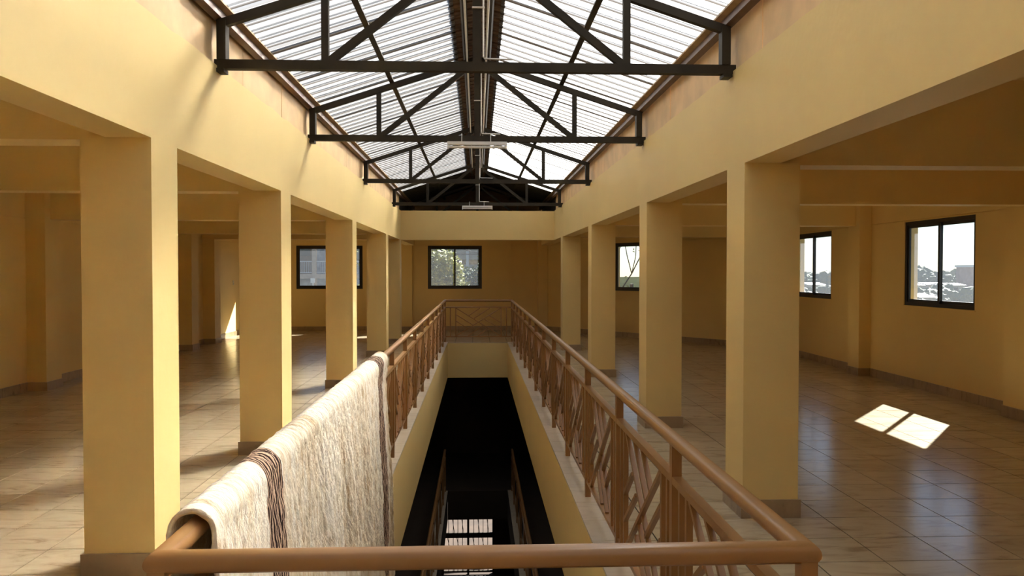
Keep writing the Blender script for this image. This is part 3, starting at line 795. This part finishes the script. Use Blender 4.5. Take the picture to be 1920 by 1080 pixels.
for r_ in range(9):
    for k in range(7):
        obj('block', blk, A, Vector((-11.85 + k * .55 + (.27 if r_ % 2 else 0), AY + 1.4, ZS + r_ * .25)) - A.location)
wpart('downpipe', MB().box(-12.25, -11.95, AY - .25, AY - .02, ZS - .65, ZS - .30).tube([(-12.1, AY - .12, ZS - .6), (-12.1, AY - .12, ZG)], .06, 8), WHITE, A)

# yard outside the gate
tag(obj('yard', MB().box(-6, 6, YB + .2, YB + 9, ZG - .06, ZG - .005).mesh('yard', DIRT)), 'sunlit dirt yard outside the barred gate', 'yard', kind='structure')

# hillside trees, houses, tower to the right
crown_me = []
for v in range(3):
    rnd = random.Random(40 + v); bm = bmesh.new(); bmesh.ops.create_icosphere(bm, subdivisions=4, radius=1)
    for q in bm.verts:
        nn = noise.noise(q.co * 1.7 + Vector((v * 9, 0, 0))) * .35 + noise.noise(q.co * 5 + Vector((0, v * 7, 0))) * .22 + noise.noise(q.co * 12) * .08
        q.co *= (1 + nn) / 1.25
        q.co.z *= .85
    me = bpy.data.meshes.new('crown'); bm.to_mesh(me); bm.free(); me.materials.append(LEAF2); crown_me.append(me)
trunk_me = MB().tube([(0, 0, 0), (.1, .05, .5), (0, 0, 1)], .06, 6, radii=[.07, .055, .04]).mesh('trunk', BARK)
rnd = random.Random(5)
def far_tree(x, y, top, r, lab):
    z = gz(x, y)
    t = empty('tree', (x, y, z)); tag(t, lab, 'tree', lab.replace('tree', 'trees'))
    c = obj('crown', rnd.choice(crown_me), t, (0, 0, top - z - r * .8)); c.scale = (r, r, r); c.rotation_euler = (0, 0, rnd.uniform(0, 6))
    k = obj('trunk', trunk_me, t); k.scale = (r * .8, r * .8, max(.5, top - z - r))
HOUSES = [(.545, 150, 531, 3.2), (.572, 165, 530, 3.6), (.597, 150, 531, 3.4), (.555, 95, 551, 1.8), (.42, 150, 530, 3)]
AVOID = [(a_ * b_, b_, 7.5) for a_, b_, _, _ in HOUSES] + [(.652 * 170 + 6.5, 176, 14)]
ROWS = [(d, 14.5, 6.6, (2, 12), 'round-crowned tree on the hazy skyline beyond the right windows') for d in (200, 216, 232, 248)]
ROWS += [(d, 9.6, 4.2, (-34, -14), 'tree in the middle distance on the hillside beyond the right windows') for d in (112, 123, 134, 145, 156)]
ROWS += [(d, 7.0, 2.9, (-62, -44), 'low tree at the foot of the hillside beyond the right windows') for d in (62, 70, 78, 86)]
for q, (d, sp, rmax, rng, lab) in enumerate(ROWS):
    x = .30 * d + (sp / 2 if q % 2 else 0)
    while x < .86 * d:
        r = rmax * rnd.uniform(.72, 1.0)
        if all(math.hypot(x - ax, d - ay) > ar + r for ax, ay, ar in AVOID):
            far_tree(x, d, 1.63 + rnd.uniform(*rng) / F_PX * d, r, lab)
        x += sp
HL = ['left of the nearest window mullion', 'behind the nearest window mullion', 'right of the nearest window mullion', 'low in the nearest window, left pane', 'in the half hidden right window']
for k, (tx, d, py, wd) in enumerate(HOUSES):
    y = d; x = tx * d; zr = 1.63 - (py - 508.5) / F_PX * d; z0 = gz(x, y)
    h = empty('house', (x, y, z0)); tag(h, 'tiny white-roofed house on the far hillside, ' + HL[k], 'house', 'white-roofed houses on the hillside')
    wpart('wall', MB().box(x - wd / 2, x + wd / 2, y - 3, y + 3, z0 - 1, zr - .36), STUCCO, h)
    rf_ = MB().add([(x - wd / 2 - .2, y - 3.3, zr - .38), (x + wd / 2 + .2, y - 3.3, zr - .38), (x + wd / 2 + .2, y + 3.3, zr - .38), (x - wd / 2 - .2, y + 3.3, zr - .38), (x - wd / 2 - .2, y, zr), (x + wd / 2 + .2, y, zr)],
                  [(0, 1, 5, 4), (2, 3, 4, 5), (0, 4, 3), (1, 2, 5), (0, 3, 2, 1)])
    wpart('roof', rf_, ROOFW, h)
    wpart('window', MB().box(x - wd * .25, x + wd * .1, y - 3.05, y - 2.95, zr - 1.5, zr - .8), DARKG, h)
d = 170; x0 = .652 * d; zt = 1.63 + 8 / F_PX * d
tw = empty('tower_block', (x0 + 6, d, gz(x0, d))); tag(tw, 'pinkish tower block at the right edge of the nearest window view', 'building')
wpart('wall', MB().box(x0, x0 + 13, d, d + 12, gz(x0, d) - 1, zt), BRICKT, tw); wpart('roof_slab', MB().box(x0 - .4, x0 + 13.4, d - .4, d + 12, zt, zt + .5), ROOFW, tw)
for r_ in range(2):
    for k in range(4): wpart('window', MB().box(x0 + 1 + k * 3, x0 + 2.6 + k * 3, d - .06, d + .05, zt - 2.2 - r_ * 2.9, zt - .9 - r_ * 2.9), DARKG, tw)
